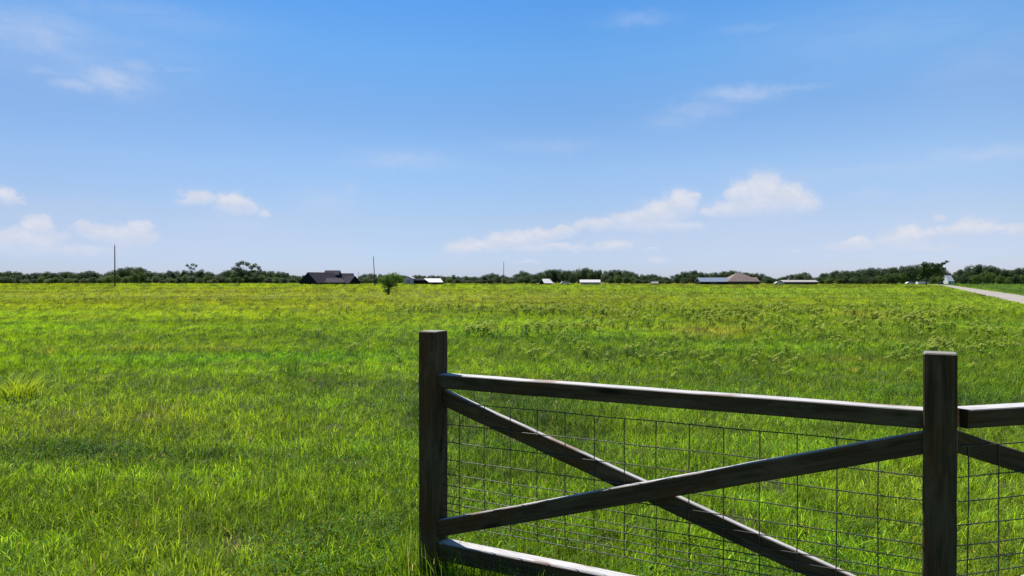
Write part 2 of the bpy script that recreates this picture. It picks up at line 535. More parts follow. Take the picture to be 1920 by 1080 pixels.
# ------------------------------------------------------------------ ground and driveway
def build_ground():
    na, nz = 420, 520
    a = np.linspace(-1.25, 1.25, na)
    z = np.exp(np.linspace(math.log(1.2), math.log(700), nz))
    A, Zg = np.meshgrid(a, z)
    X = A * Zg * 1.0
    col, h, bare = field(X, Zg)
    dz = .02 * (fbm(X / .8, Zg / .8, 3, 3) - .5) * (1 - sstep(Zg, 20, 60))
    V = np.stack([X, Zg, dz], -1).reshape(-1, 3)
    i = np.arange((nz - 1) * (na - 1)); r = i // (na - 1); q = i % (na - 1)
    v0 = r * na + q
    quads = np.stack([v0, v0 + 1, v0 + na + 1, v0 + na], -1)
    # under the blades lies thatch and soil: duller and browner than the blades
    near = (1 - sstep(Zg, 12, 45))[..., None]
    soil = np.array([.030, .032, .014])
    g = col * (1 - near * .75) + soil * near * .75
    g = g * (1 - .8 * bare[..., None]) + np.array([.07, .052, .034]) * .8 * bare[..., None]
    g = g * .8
    cols = g.reshape(-1, 3)
    # outer skirt to the horizon, joined as one sheet below by a large ring
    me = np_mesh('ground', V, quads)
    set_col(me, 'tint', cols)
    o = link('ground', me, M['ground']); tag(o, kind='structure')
    # plain that carries on behind and beyond
    m, T = mat_new('far_plain')
    ge = T.n('ShaderNodeNewGeometry')
    n1 = T.noise(ge.outputs['Position'], .05, 6, .6)
    p = T.n('ShaderNodeBsdfPrincipled'); T.l(T.mix(n1, (.05, .10, .012), (.13, .17, .02)), p.inputs['Base Color']); p.inputs['Roughness'].default_value = 1
    finish(T, p.outputs[0])
    me = pymesh('plain', [(-9000, -9000, -.03), (9000, -9000, -.03), (9000, 9000, -.03), (-9000, 9000, -.03)], [(0, 1, 2, 3)])
    o = link('plain', me, m); tag(o, kind='structure')


def build_road():
    zs = np.exp(np.linspace(math.log(3), math.log(620), 160))
    V = []; Fc = []
    for k, z in enumerate(zs):
        c = float(road_c(np.array(z)))
        wob = .18 * math.sin(z * .35) + .1 * math.sin(z * .9)
        V += [(c - ROAD_HW + wob, z, .012), (c - ROAD_HW * .5, z, .03), (c, z, .035), (c + ROAD_HW * .5, z, .03), (c + ROAD_HW + .5 * wob, z, .012)]
        if k:
            b = k * 5
            for j in range(4):
                Fc.append((b - 5 + j, b - 5 + j + 1, b + j + 1, b + j))
    o = link('driveway', pymesh('driveway', V, Fc, True), M['road']); tag(o, kind='structure')


# ------------------------------------------------------------------ grass
def blades(P, h, w, lean, bend, col, seg, rng, name_idx=None):
    """returns V, quads, tris, colours for n blades; seg 2 or 3 levels"""
    n = len(P)
    th = lean + np.pi / 2 + rng.normal(0, .7, n)
    side = np.stack([np.cos(th), np.sin(th), np.zeros(n)], -1)
    ld = np.stack([np.cos(lean), np.sin(lean), np.zeros(n)], -1)
    ts = [0, .4, .75] if seg == 3 else [0, .5]
    lev = []
    for t in ts:
        c = P + ld * (bend * h * t * t)[:, None] + np.array([0, 0, 1.0]) * (h * t * (1 - .28 * bend * t))[:, None]
        ww = (w * (1 - .45 * t))[:, None] * .5
        lev += [c - side * ww, c + side * ww]
    tip = P + ld * (bend * h)[:, None] + np.array([0, 0, 1.0]) * (h * (1 - .28 * bend))[:, None]
    k = len(lev) + 1
    V = np.stack(lev + [tip], 1).reshape(-1, 3)
    b = np.arange(n)[:, None] * k
    q = []
    for j in range(len(ts) - 1):
        q.append(b + np.array([[2 * j, 2 * j + 1, 2 * j + 3, 2 * j + 2]]))
    quads = np.concatenate(q, 0)
    j = 2 * (len(ts) - 1)
    tris = b + np.array([[j, j + 1, k - 1]])
    cc = np.repeat(col, k, axis=0)
    return V, quads, tris, cc


def merge(parts):
    off = 0; Vs = []; Q = []; Tt = []; Cc = []
    for V, q, t, c in parts:
        Vs.append(V); Q.append(q + off); Tt.append(t + off); Cc.append(c); off += len(V)
    return np.concatenate(Vs), np.concatenate(Q), np.concatenate(Tt), np.concatenate(Cc)


def build_grass():
    rng = np.random.default_rng(7)
    parts = []
    for (z0, z1, n, seg) in ((2.6, 13, 420000, 3), (13, 70, 620000, 2), (70, 460, 240000, 2)):
        Z = np.exp(rng.uniform(math.log(z0), math.log(z1), n))
        lim = .78 if z0 > 10 else .86
        X = rng.uniform(-lim, lim, n) * (Z + .6)
        # gather the far blades into tussocks
        col, h, bare = field(X, Z)
        r = X - road_c(Z)
        keep = (np.abs(r) > ROAD_HW + .05 * rng.normal(size=n)) & (rng.uniform(size=n) > bare * .9)
        dens = .55 + .9 * fbm(X / (.02 * Z + .12), Z / (.05 * Z + .12), 91, 2)
        keep &= rng.uniform(size=n) < dens
        X, Z, col, h = X[keep], Z[keep], col[keep], h[keep]
        m = len(X)
        h = h * rng.uniform(.5, 1.4, m) * (.7 + .6 * fbm(X / (.06 + .012 * Z), Z / (.06 + .012 * Z), 181, 2))
        tall = rng.uniform(size=m) < .012
        h = np.where(tall & (Z < 60), h * 1.7, h)
        w = np.maximum(rng.uniform(.0032, .0075, m), Z * rng.uniform(.00042, .0009, m))
        w = np.minimum(w, .22)
        h = np.maximum(h, w * 1.3)
        q1 = .03 + .006 * Z
        calm = sstep(Z, 8, 15)
        lean = .3 + (fbm(X / q1, Z / q1, 131, 2) - .5) * 13 * (1 - .6 * calm) + rng.normal(0, .9, m)
        bend = (np.abs(rng.normal(.55, .4, m)) + .5 * (fbm(X / q1 + 9, Z / q1, 171, 2) - .4)).clip(.05, 1.25)
        v = (rng.lognormal(0, .42 - .20 * calm + .06 * sstep(Z, 35, 60), m) * (1 + (.76 * fbm(X / (q1 * 1.4), Z / (q1 * 2.5), 151, 3) - .38) * (1 - .45 * calm))).clip(.25, 2.2)[:, None]
        col = col * v
        dry = rng.uniform(size=m) < .025
        col[dry] = np.array([.34, .30, .14]) * rng.uniform(.6, 1.1, dry.sum())[:, None]
        yb = rng.uniform(size=m) < .14
        col[yb] = col[yb] * (1 + np.array([.5, .3, .4]) * (1 - sstep(Z[yb], 30, 90))[:, None])
        P = np.stack([X, Z, np.zeros(m) - .01], -1)
        parts.append(blades(P, h, w, lean, bend, col, seg, rng))
    # long blades the mower cannot reach along the fence foot
    n = 2600
    s = rng.uniform(-.25, 2.7, n); d = rng.normal(0, .09, n)
    X = PO[0] + UF[0] * s + NF[0] * d; Z = PO[1] + UF[1] * s + NF[1] * d
    col, h, _ = field(X, Z)
    h = rng.uniform(.10, .26, n) * (1 + .4 * np.exp(-(s / .3) ** 2))
    col = col * rng.normal(.95, .2, n).clip(.5, 1.5)[:, None]
    dry = rng.uniform(size=n) < .06
    col[dry] = np.array([.42, .38, .2])
    parts.append(blades(np.stack([X, Z, np.zeros(n)], -1), h, rng.uniform(.003, .006, n), rng.uniform(0, 6.28, n), np.abs(rng.normal(.4, .3, n)), col, 3, rng))
    V, q, t, c = merge(parts)
    me = np_mesh('grass', V, q, t)
    set_col(me, 'tint', c)
    o = link('grass', me, M['grass'])
    tag(o, 'bright green meadow grass covering the whole field', 'grass', kind='stuff')


def build_cover():
    rng = np.random.default_rng(77)
    n = 150000
    Z = np.exp(rng.uniform(math.log(2.8), math.log(30), n)); X = rng.uniform(-.85, .85, n) * (Z + .5)
    pat = fbm(X / 1.3, Z / .9, 401, 4) + .25 * (photospot(X, Z, 200, 860, 300, 34) + photospot(X, Z, 560, 880, 200, 24))
    keep = rng.uniform(size=n) < np.clip((pat - .50) * 6, .02, 1)
    X, Z = X[keep], Z[keep]; m = len(X)
    z = rng.uniform(.02, .10, m)
    L = rng.uniform(.010, .026, m) * (1 + .03 * Z); a = rng.uniform(0, 6.28, m)
    u = np.stack([np.cos(a), np.sin(a), rng.normal(.1, .4, m)], -1) * L[:, None] * .5
    v = np.stack([-np.sin(a), np.cos(a), rng.normal(0, .4, m)], -1) * L[:, None] * .32
    P = np.stack([X, Z, z], -1)
    V = np.stack([P - u, P - v, P + u, P + v], 1).reshape(-1, 3)
    col = np.array([.052, .130, .020]) * rng.lognormal(0, .35, m)[:, None]
    pale = rng.uniform(size=m) < .06
    col[pale] = np.array([.16, .24, .07])
    me = np_mesh('ground_cover', V, quads=np.arange(len(V)).reshape(-1, 4), smooth=False)
    set_col(me, 'tint', np.repeat(col, 4, axis=0))
    o = link('ground_cover', me, M['weed'])
    tag(o, 'low dark clover-like leaves in patches among the near grass', 'ground cover', kind='stuff')


def clump(name, X, Z, n, h, rad, w, colr, bend, seed, label, cat='grass clump', group=None):
    rng = np.random.default_rng(seed)
    P = np.stack([rng.normal(0, rad, n), rng.normal(0, rad * .7, n), np.zeros(n)], -1)
    lean = np.arctan2(P[:, 1], P[:, 0]) + rng.normal(0, .9, n)
    col = np.array(colr) * rng.normal(1, .2, n).clip(.5, 1.5)[:, None]
    V, q, t, c = blades(P, h * rng.uniform(.5, 1.15, n), rng.uniform(.7, 1.2, n) * w, lean, np.abs(rng.normal(bend, .25, n)), col, 3, rng)
    me = np_mesh(name, V, q, t); set_col(me, 'tint', c)
    o = link(name, me, M['grass'], loc=(X, Z, 0))
    tag(o, label, cat, group)
    return o


# ------------------------------------------------------------------ weeds
def weed_mesh(seed, head=True, h=.5, leafcol=(.040, .095, .020), headcol=(.5, .55, .2)):
    rng = np.random.default_rng(seed)
    V = []; Fc = []; Cc = []

    def quad(a, b, c, d, col):
        k = len(V); V.extend([a, b, c, d]); Fc.append((k, k + 1, k + 2, k + 3)); Cc.extend([col] * 4)
    ns = rng.integers(1, 4)
    for s in range(ns):
        ang = rng.uniform(0, 6.28); tilt = rng.uniform(.05, .4)
        d = np.array([math.cos(ang) * tilt, math.sin(ang) * tilt, 1.0])
        hh = h * rng.uniform(.7, 1.05)
        b0 = np.array([rng.normal(0, .03), rng.normal(0, .03), 0])
        for k3 in (0, 1):
            sd = np.array([math.cos(k3 * 1.57), math.sin(k3 * 1.57), 0]) * .006
            quad(b0 - sd, b0 + sd, b0 + d * hh + sd * .6, b0 + d * hh - sd * .6, np.array(leafcol) * 1.1)
        nl = rng.integers(7, 12)
        for i in range(nl):
            t = rng.uniform(.2, .97); p = b0 + d * hh * t
            a = rng.uniform(0, 6.28); L = rng.uniform(.08, .15) * h / .5; wv = L * rng.uniform(.35, .5)
            u = np.array([math.cos(a), math.sin(a), rng.uniform(-.1, .7)]); u /= np.linalg.norm(u)
            v = np.cross(u, [0, 0, 1]); v /= np.linalg.norm(v) + 1e-6
            cc = np.array(leafcol) * rng.uniform(.6, 1.5)
            mid = p + u * L * .5
            quad(p, mid - v * wv / 2, p + u * L - np.array([0, 0, L * .15]), mid + v * wv / 2, cc)
        if head:
            top = b0 + d * hh
            for i in range(34):
                a = rng.uniform(0, 6.28); rr = .11 * math.sqrt(rng.uniform()) * h / .5
                c0 = top + np.array([math.cos(a) * rr, math.sin(a) * rr, .03 - rr * rr * 5 + rng.normal(0, .005)])
                sz = rng.uniform(.018, .032) * h / .5
                x1 = np.array([math.cos(a), math.sin(a), -.3]) * sz; y1 = np.array([-math.sin(a), math.cos(a), 0]) * sz
                quad(c0 - x1, c0 - y1, c0 + x1, c0 + y1, np.array(headcol) * rng.uniform(.7, 1.15))
    me = np_mesh('weed', np.array(V), quads=np.array(Fc), smooth=False)
    set_col(me, 'tint', np.array(Cc))
    me.materials.append(M['weed'])
    return me


def build_weeds():
    rng = np.random.default_rng(21)
    base = [weed_mesh(i, True, .5 + .05 * (i % 3), headcol=((.38, .46, .075), (.44, .50, .11), (.34, .43, .06))[i % 3]) for i in range(6)]
    leafy = [weed_mesh(40 + i, False, .5, leafcol=(.05, .12, .03)) for i in range(3)]

    def zone(x, y):
        """likelihood of weeds at photo-plan position"""
        def g(cx, cy, rx, ry): return math.exp(-(((x - cx) / rx) ** 2 + ((y - cy) / ry) ** 2))
        return (1.1 * g(1150, 582, 280, 10) + .9 * g(840, 582, 170, 8) + .9 * g(1480, 590, 300, 14) + .32 * g(1680, 630, 220, 28) + .3 * g(1120, 612, 110, 12)
                + .5 * g(1830, 655, 120, 9) + .25 * g(560, 590, 130, 12) + .12 * g(1350, 655, 300, 30) + .4 * g(940, 626, 90, 7) + .2 * g(250, 570, 160, 10) + .03 * g(1000, 690, 900, 50))
    pts = []
    tries = 0
    while len(pts) < 1500 and tries < 200000:
        tries += 1
        x = rng.uniform(0, 1960); y = rng.uniform(556, 740)
        Z = F * EYE / (y - HZ)
        if rng.uniform() > zone(x, y) * (.35 + .9 * float(fbm(np.array(px(x, Z) / 2.2), np.array(Z / 3.5), 77, 2) > .5)): continue
        if abs(px(x, Z) - float(road_c(np.array(Z)))) < 3: continue
        if px(x, Z) > float(road_c(np.array(Z))): continue
        pts.append((Z, x, y))
    pts += [(F * EYE / (y - HZ), x, y) for x, y in ((20, 716), (36, 768), (62, 770), (1358, 668), (1490, 690), (1500, 676), (1480, 706), (1632, 682), (1660, 688), (1612, 684), (1186, 634), (1700, 690), (1805, 662), (1818, 668), (1840, 664), (580, 706), (205, 722))]
    pts.sort()
    near, far = pts[:298], pts[298:]
    for (Z, x, y) in near:
        lf = rng.uniform() < .2
        me = (leafy if lf else base)[rng.integers(0, 3 if lf else 6)]
        o = link('weed_plant', me, loc=(px(x, Z), Z, 0), rz=rng.uniform(0, 6.28))
        s = rng.uniform(.34, .75) * (.6 if Z < 14 else .68)
        o.scale = (s, s, s)
        if lf:
            lab = ('dark broad-leaved weed without a flower head left of the fence' if x < 780 else
                   'dark broad-leaved weed without a flower head in the meadow behind the wooden fence')
            tag(o, lab, 'weed', 'flowerless weeds left of the fence' if x < 780 else 'flowerless weeds behind the fence')
        else:
            lab = ('pale-headed weed standing in the grass left of the wooden fence' if x < 780 else
                   'pale-headed flowering weed in the meadow beyond the right half of the wooden fence' if x > 1350 else
                   'pale-headed flowering weed in the meadow beyond the left half of the wooden fence')
            tag(o, lab, 'weed', 'pale weeds left of the fence' if x < 780 else 'pale weeds, right half' if x > 1350 else 'pale weeds, left half')
    # the rest as one mass
    src = []
    for me in base + leafy:
        n = len(me.vertices); co = np.empty(n * 3, np.float32); me.vertices.foreach_get('co', co)
        cc = np.empty(n * 4, np.float32); me.attributes['tint'].data.foreach_get('color', cc)
        src.append((co.reshape(-1, 3), cc.reshape(-1, 4)[:, :3]))
    Vs = []; Cs = []
    for (Z, x, y) in far:
        co, cc = src[rng.integers(0, len(src))]
        a = rng.uniform(0, 6.28); s = rng.uniform(.4, .85)
        rot = np.array([[math.cos(a), -math.sin(a), 0], [math.sin(a), math.cos(a), 0], [0, 0, 1]])
        Vs.append(co @ rot.T * s + np.array([px(x, Z), Z, 0])); Cs.append(cc)
    V = np.concatenate(Vs); q = np.arange(len(V)).reshape(-1, 4)
    me = np_mesh('weeds', V, quads=q, smooth=False); set_col(me, 'tint', np.concatenate(Cs))
    o = link('weeds', me, M['weed']); tag(o, 'mass of pale-headed weeds across the middle of the meadow', 'weeds', kind='stuff')
    # tiny white and yellow flowers in the sward
    Vs = []; Cs = []
    n = 900
    y = rng.uniform(590, 1075, n); x = rng.uniform(-40, 1960, n)
    cl = fbm(px(x, 1) * 3 * F / 200 + 3, y / 30, 55, 3)
    for k in range(n):
        Z = F * EYE / (y[k] - HZ)
        if cl[k] < .56: continue
        X = px(x[k], Z)
        yellow = y[k] > 780
        c0 = np.array([X, Z, (.10 if Z < 12 else .14) + rng.normal(0, .015)]); r = (.006 if yellow else .010) * rng.uniform(.7, 1.3)
        for a in (0, 1):
            t = rng.uniform(0, 3.14); u = np.array([math.cos(t), math.sin(t), .5]) * r; v = np.array([-math.sin(t), math.cos(t), .5]) * r
            Vs += [c0 - u, c0 - v, c0 + u, c0 + v]
            Cs += [np.array([.62, .50, .06]) if yellow else np.array([.62, .62, .5])] * 4
    V = np.array(Vs); me = np_mesh('wild_flowers', V, quads=np.arange(len(V)).reshape(-1, 4), smooth=False)
    set_col(me, 'tint', np.array(Cs))
    o = link('wild_flowers', me, M['weed']); tag(o, 'tiny yellow and white wild flowers sprinkled through the grass', 'wild flowers', kind='stuff')


# ------------------------------------------------------------------ fence
UF = (math.cos(R(28.5)), -math.sin(R(28.5)))           # along the first bay, coming nearer to the right
NF = (math.sin(R(28.5)), math.cos(R(28.5)))            # away from the camera
PO = (-.431, 4.078)                                    # first post centre
BAY = 2.404
PW = .116


def build_fence():
    root = empty('wooden_fence', (PO[0], PO[1], 0), label='dark stained timber ranch fence with crossed braces and wire mesh in the grass', cat='fence')
    rinv = Matrix.Translation((-PO[0], -PO[1], 0))
    rnd = random.Random(5)

    def frame(o, u):
        """matrix: local x along u, y away, z up, origin o"""
        ux, uy = u
        return Matrix(((ux, -uy, 0, o[0]), (uy, ux, 0, o[1]), (0, 0, 1, 0), (0, 0, 0, 1)))

    def prism(name, Fm, prof, d0, d1, axis=None, bev=.004, segs=14):
        """prof: [(s,ztop,zbot) start, end]; solid between depths d0,d1; local X of the object follows the timber"""
        (s0, t0, b0), (s1, t1, b1) = prof
        ang = math.atan2(t1 - t0, s1 - s0)
        loc = Fm @ Matrix.Translation((s0, (d0 + d1) / 2, (t0 + b0) / 2)) @ Matrix.Rotation(-ang, 4, 'Y')
        inv = loc.inverted()
        bm = bmesh.new()
        rings = []
        for i in range(segs + 1):
            f = i / segs; s = s0 + (s1 - s0) * f; zt = t0 + (t1 - t0) * f; zb = b0 + (b1 - b0) * f
            jt = rnd.uniform(-.0012, .0012); jd = rnd.uniform(-.001, .001)
            ring = []
            for (d, z) in ((d0 + bev, zb), (d1 - bev, zb), (d1, zb + bev), (d1, zt - bev), (d1 - bev, zt), (d0 + bev, zt), (d0, zt - bev), (d0, zb + bev)):
                ring.append(bm.verts.new(inv @ (Fm @ Vector((s, d + jd, z + jt)))))
            rings.append(ring)
        for a, b in zip(rings, rings[1:]):
            for j in range(8):
                bm.faces.new((a[j], a[(j + 1) % 8], b[(j + 1) % 8], b[j]))
        bm.faces.new(rings[0][::-1]); bm.faces.new(rings[-1])
        bmesh.ops.recalc_face_normals(bm, faces=bm.faces)
        me = bpy.data.meshes.new(name); bm.to_mesh(me); bm.free()
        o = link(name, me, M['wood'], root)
        o.matrix_local = rinv @ loc
        return o

    def post(c, u, top):
        Fm = frame(c, u)
        h = PW / 2
        loc = Fm @ Matrix(((0, 0, 1, 0), (0, 1, 0, 0), (1, 0, 0, 0), (0, 0, 0, 1)))   # local X is up
        inv = loc.inverted()
        bm = bmesh.new(); b = .005
        prof = [(-h, -h + b), (-h + b, -h), (h - b, -h), (h, -h + b), (h, h - b), (h - b, h), (-h + b, h), (-h, h - b)]
        rings = []
        zs = [-.4] + [top * i / 16 for i in range(16)] + [top - b]
        for z in zs:
            j1, j2 = rnd.uniform(-.001, .001), rnd.uniform(-.001, .001)
            rings.append([bm.verts.new(inv @ (Fm @ Vector((x + j1, y + j2, z)))) for x, y in prof])
        rings.append([bm.verts.new(inv @ (Fm @ Vector((x * .93, y * .93, top)))) for x, y in prof])
        for a, c2 in zip(rings, rings[1:]):
            for j in range(8):
                bm.faces.new((a[j], a[(j + 1) % 8], c2[(j + 1) % 8], c2[j]))
        bm.faces.new(rings[0][::-1]); bm.faces.new(rings[-1])
        bmesh.ops.recalc_face_normals(bm, faces=bm.faces)
        me = bpy.data.meshes.new('post'); bm.to_mesh(me); bm.free()
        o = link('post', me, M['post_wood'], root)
        o.matrix_local = rinv @ loc
        return o

    ZT = EYE - .503; RH = .074                      # top rail
    ZB = EYE - 1.412                                # top of the bottom rail
    wires = [.655, .775, .872, .967, 1.047, 1.107, 1.164, 1.203, 1.243, 1.281, 1.318]

    def wire_mesh(Fm, s0, s1, first, sp, d):
        bm = bmesh.new()
        r = .0026

        def rod(a, b, r, wob=.0025):
            a = Vector(a); b = Vector(b); n = max(2, int((b - a).length / .12)); pr = None
            dr = (b - a).normalized(); x = dr.cross(Vector((0, 1, .01))).normalized(); y = dr.cross(x)
            ph = rnd.uniform(0, 6)
            for i in range(n + 1):
                c = a.lerp(b, i / n) + x * wob * math.sin(ph + i * 1.3) * .6 + y * wob * math.sin(ph * 2 + i * .9) * .6
                ring = [bm.verts.new(c + x * r * math.cos(k * math.pi / 3) + y * r * math.sin(k * math.pi / 3)) for k in range(6)]
                if pr:
                    for k in range(6): bm.faces.new((pr[k], pr[(k + 1) % 6], ring[(k + 1) % 6], ring[k]))
                pr = ring
        for k, q in enumerate(wires):
            rod((s0, d, EYE - q), (s1, d, EYE - q), r)
        s = first
        while s < s1 - .01:
            rod((s, d + r * 1.9, EYE - wires[0]), (s, d + r * 1.9, EYE - wires[-1]), r, .002); s += sp
        for f in bm.faces: f.smooth = True
        me = bpy.data.meshes.new('wire_mesh'); bm.to_mesh(me); bm.free()
        o = link('wire_mesh', me, M['wire'], root)
        o.matrix_local = rinv @ Fm

    def bay(c0, u, L, e0, e1, first, fd=0.0):
        """c0: centre of first post; e0,e1: where timbers start and end along u; fd depth shift"""
        Fm = frame(c0, u)
        a, b = e0, e1
        prism('top_rail', Fm, [(a, ZT, ZT - RH), (b, ZT - .002, ZT - RH - .002)], fd - .040, fd + .046)
        prism('bottom_rail', Fm, [(a, ZB, ZB - .095), (b, ZB, ZB - .095)], fd - .040, fd + .046)
        bt, bb, hh = EYE - .590, EYE - 1.293, .089
        prism('brace', Fm, [(a - .001, bb + .003, bb - hh), (b + .001, bt, bt - hh)], fd - .044, fd - .006)       # front, rising to the right
        prism('brace', Fm, [(a, bt, bt - hh), (b, bb - .014, bb - hh - .014)], fd + .007, fd + .043)                    # rear, falling to the right
        wire_mesh(Fm, a - .003, b + .003, first, .1555, fd)

    h = PW / 2
    bay(PO, UF, BAY, h, BAY - h, WIRE_FIRST)
    p2 = (PO[0] + UF[0] * BAY, PO[1] + UF[1] * BAY)
    a2 = R(16)
    u2 = (math.cos(a2), math.sin(a2)); 
    p3 = (p2[0] + u2[0] * 2.40, p2[1] + u2[1] * 2.40)
    bay(p2, u2, 2.4, .084, 2.4 - h, .135, -.012)
    t1 = EYE - .272
    post(PO, UF, t1); post(p2, UF, t1 - .008); post(p3, u2, t1)


WIRE_FIRST = .166


# ------------------------------------------------------------------ trees
def tube_path(bm, pts, radii, n=7):
    pr = None
    for i, (p, r) in enumerate(zip(pts, radii)):
        d = (pts[min(i + 1, len(pts) - 1)] - pts[max(i - 1, 0)]).normalized()
        x = d.cross(Vector((.3, 1, .1))).normalized(); y = d.cross(x)
        ring = [bm.verts.new(p + x * r * math.cos(2 * math.pi * k / n) + y * r * math.sin(2 * math.pi * k / n)) for k in range(n)]
        if pr:
            for k in range(n): bm.faces.new((pr[k], pr[(k + 1) % n], ring[(k + 1) % n], ring[k]))
        pr = ring


def leaf_cloud(rng, lobes, per_vol, size, shell=.55, maxn=9000):
    """lobes: (x,y,z,rx,ry,rz); leaves clumped near lobe shells; returns vertices"""
    out = []
    for (x, y, z, rx, ry, rz) in lobes:
        n = int(min(maxn, max(40, per_vol * (rx * ry * rz) ** (2 / 3.) / size ** 2)))
        d = rng.normal(size=(n, 3)); d /= np.linalg.norm(d, axis=1)[:, None]
        rad = 1 - shell * rng.uniform(size=n) ** 1.6
        bump = .78 + .5 * fbm(d[:, 0] * 2.2 + x, d[:, 2] * 2.2 + d[:, 1] * 1.7 + z, int(rng.integers(0, 99)), 3)
        keep = rng.uniform(size=n) < .35 + 1.2 * fbm(d[:, 0] * 3 + 5 * x, d[:, 2] * 3 + d[:, 1] * 2, 17, 2)
        P = np.array([x, y, z]) + d * np.array([rx, ry, rz]) * (rad * bump)[:, None]
        P = P[keep]; dd = d[keep]
        m = len(P)
        nrm = dd + rng.normal(0, .75, (m, 3)) + np.array([0, 0, .35]); nrm /= np.linalg.norm(nrm, axis=1)[:, None]
        t = np.cross(nrm, rng.normal(size=(m, 3))); t /= np.linalg.norm(t, axis=1)[:, None] + 1e-9
        b = np.cross(nrm, t)
        s = (size * rng.uniform(.5, 1.2, m))[:, None]
        out.append(np.stack([P - t * s * .5, P - b * s * .3, P + t * s * .5, P + b * s * .3], 1).reshape(-1, 3))
    return np.concatenate(out)


def tree_parts(seed, lobes, leaf, per_vol, trunk_r, h, limbs=True, lean=(0, 0), shell=.55):
    rng = np.random.default_rng(seed)
    V = leaf_cloud(rng, lobes, per_vol, leaf, shell)
    crown = np_mesh('crown', V, quads=np.arange(len(V)).reshape(-1, 4), smooth=False)
    bm = bmesh.new()
    fork = Vector((lean[0] * .5, 0, h * .38))
    tube_path(bm, [Vector((0, 0, -.2)), Vector((lean[0] * .15, 0, h * .18)), fork], [trunk_r * 1.25, trunk_r, trunk_r * .85])
    if limbs:
        for (x, y, z, rx, ry, rz) in lobes:
            e = Vector((x, y, z + rz * .3)); mid = fork.lerp(e, .5) + Vector((0, 0, -.05 * h))
            if z > fork.z * .9:
                tube_path(bm, [fork - Vector((0, 0, trunk_r)), mid, e], [trunk_r * .55, trunk_r * .35, trunk_r * .12], 5)
    tm = bpy.data.meshes.new('trunk'); bm.to_mesh(tm); bm.free()
    for f in tm.polygons: f.use_smooth = True
    return crown, tm


def hero_tree(name, xb, Z, lob, leaf, per_vol, trunk_px, mat, label, cat, seed, depth=.9, shell=.7, yb=None):
    """lob: (dx, up, rx, ry) in photo pixels relative to the foot"""
    k = Z / F
    rng = random.Random(seed)
    L = [(dx * k, rng.uniform(-.5, .5) * rx * k, up * k, rx * k, rx * k * depth, ry * k) for dx, up, rx, ry in lob]
    h = max(l[2] + l[5] for l in L)
    crown, tm = tree_parts(seed, L, leaf, per_vol, trunk_px * k / 2, h, True, (sum(l[0] for l in L) / len(L), 0), shell)
    root = empty(name, (px(xb, Z), Z, 0), label=label, cat=cat)
    link('crown', crown, mat, root); link('trunk', tm, M['bark'], root)
    return root


PROFILE = [(-400, 508), (-200, 511), (0, 512), (15, 509), (32, 510), (45, 515), (60, 514), (85, 511), (100, 513), (118, 511), (135, 511), (150, 513), (160, 510), (175, 509), (190, 514),
           (205, 511), (215, 508), (230, 504), (245, 502.5), (262, 503), (272, 505), (280, 510), (295, 511), (305, 513), (315, 509), (330, 510), (345, 508), (358, 511),
           (375, 508), (385, 507.5), (395, 513), (405, 515), (412, 514), (425, 509), (436, 508), (450, 506), (470, 509), (490, 508), (500, 510), (515, 509), (525, 509), (537, 512),
           (545, 517), (555, 518), (600, 519), (660, 521), (672, 520), (685, 515), (700, 513), (706, 516), (715, 515), (740, 516), (770, 518), (780, 517), (800, 518), (815, 516.5), (835, 519), (850, 516),
           (860, 520), (875, 518), (885, 520), (905, 519), (915, 514), (925, 513), (935, 515), (945, 518), (955, 519), (965, 518), (972, 512), (980, 509), (988, 512), (1000, 516),
           (1010, 511), (1025, 509), (1045, 506), (1060, 509), (1075, 508), (1090, 505), (1100, 504), (1115, 508), (1135, 509), (1150, 508), (1160, 507), (1175, 508), (1185, 510),
           (1195, 515), (1210, 516), (1225, 515), (1240, 518), (1252, 521), (1262, 517), (1275, 512), (1290, 510), (1305, 508), (1315, 511), (1330, 513), (1345, 512), (1365, 510),
           (1380, 508), (1390, 512), (1412, 513), (1425, 513), (1437, 518), (1445, 521), (1457, 522), (1470, 519), (1480, 518), (1495, 514), (1505, 512), (1514, 512), (1521, 520),
           (1534, 520), (1541, 514), (1555, 512), (1570, 509), (1590, 508), (1605, 509), (1620, 505), (1640, 504), (1660, 506), (1675, 503), (1690, 501), (1705, 500), (1722, 498),
           (1745, 500), (1760, 503), (1772, 506), (1778, 511), (1784, 524), (1790, 512), (1797, 507), (1810, 506), (1820, 501), (1835, 499), (1850, 499), (1865, 503), (1875, 506), (1890, 508), (1900, 507),
           (1912, 505), (2000, 503), (2150, 508), (2400, 505)]


def segment_label(x, front):
    shade = 'lighter green lower' if front else 'dark green'
    for lim, where, g in ((213, 'in the far line left of the tallest utility pole', 'left end'), (285, 'in the tall clump just right of the tallest utility pole', 'tall clump'),
                          (552, 'in the line between tallest pole and black house', 'left of black house'), (760, 'behind or just right of the black house', 'by black house'),
                          (965, 'between the grey gabled shed and the thin central pole', 'centre left'), (1256, 'in the wooded rise behind the small pale-roofed sheds', 'centre rise'),
                          (1440, 'behind the brown hip-roofed house', 'behind brown house'), (1538, 'behind the long low beige-roofed building', 'behind beige building'),
                          (1781, 'in the dense wood left of the far end of the driveway', 'left of driveway'), (9999, 'in the rounded wood right of the driveway', 'right of driveway')):
        if x < lim:
            return f'{shade} tree {where}', f'{"front" if front else "rear"} trees, {g}'


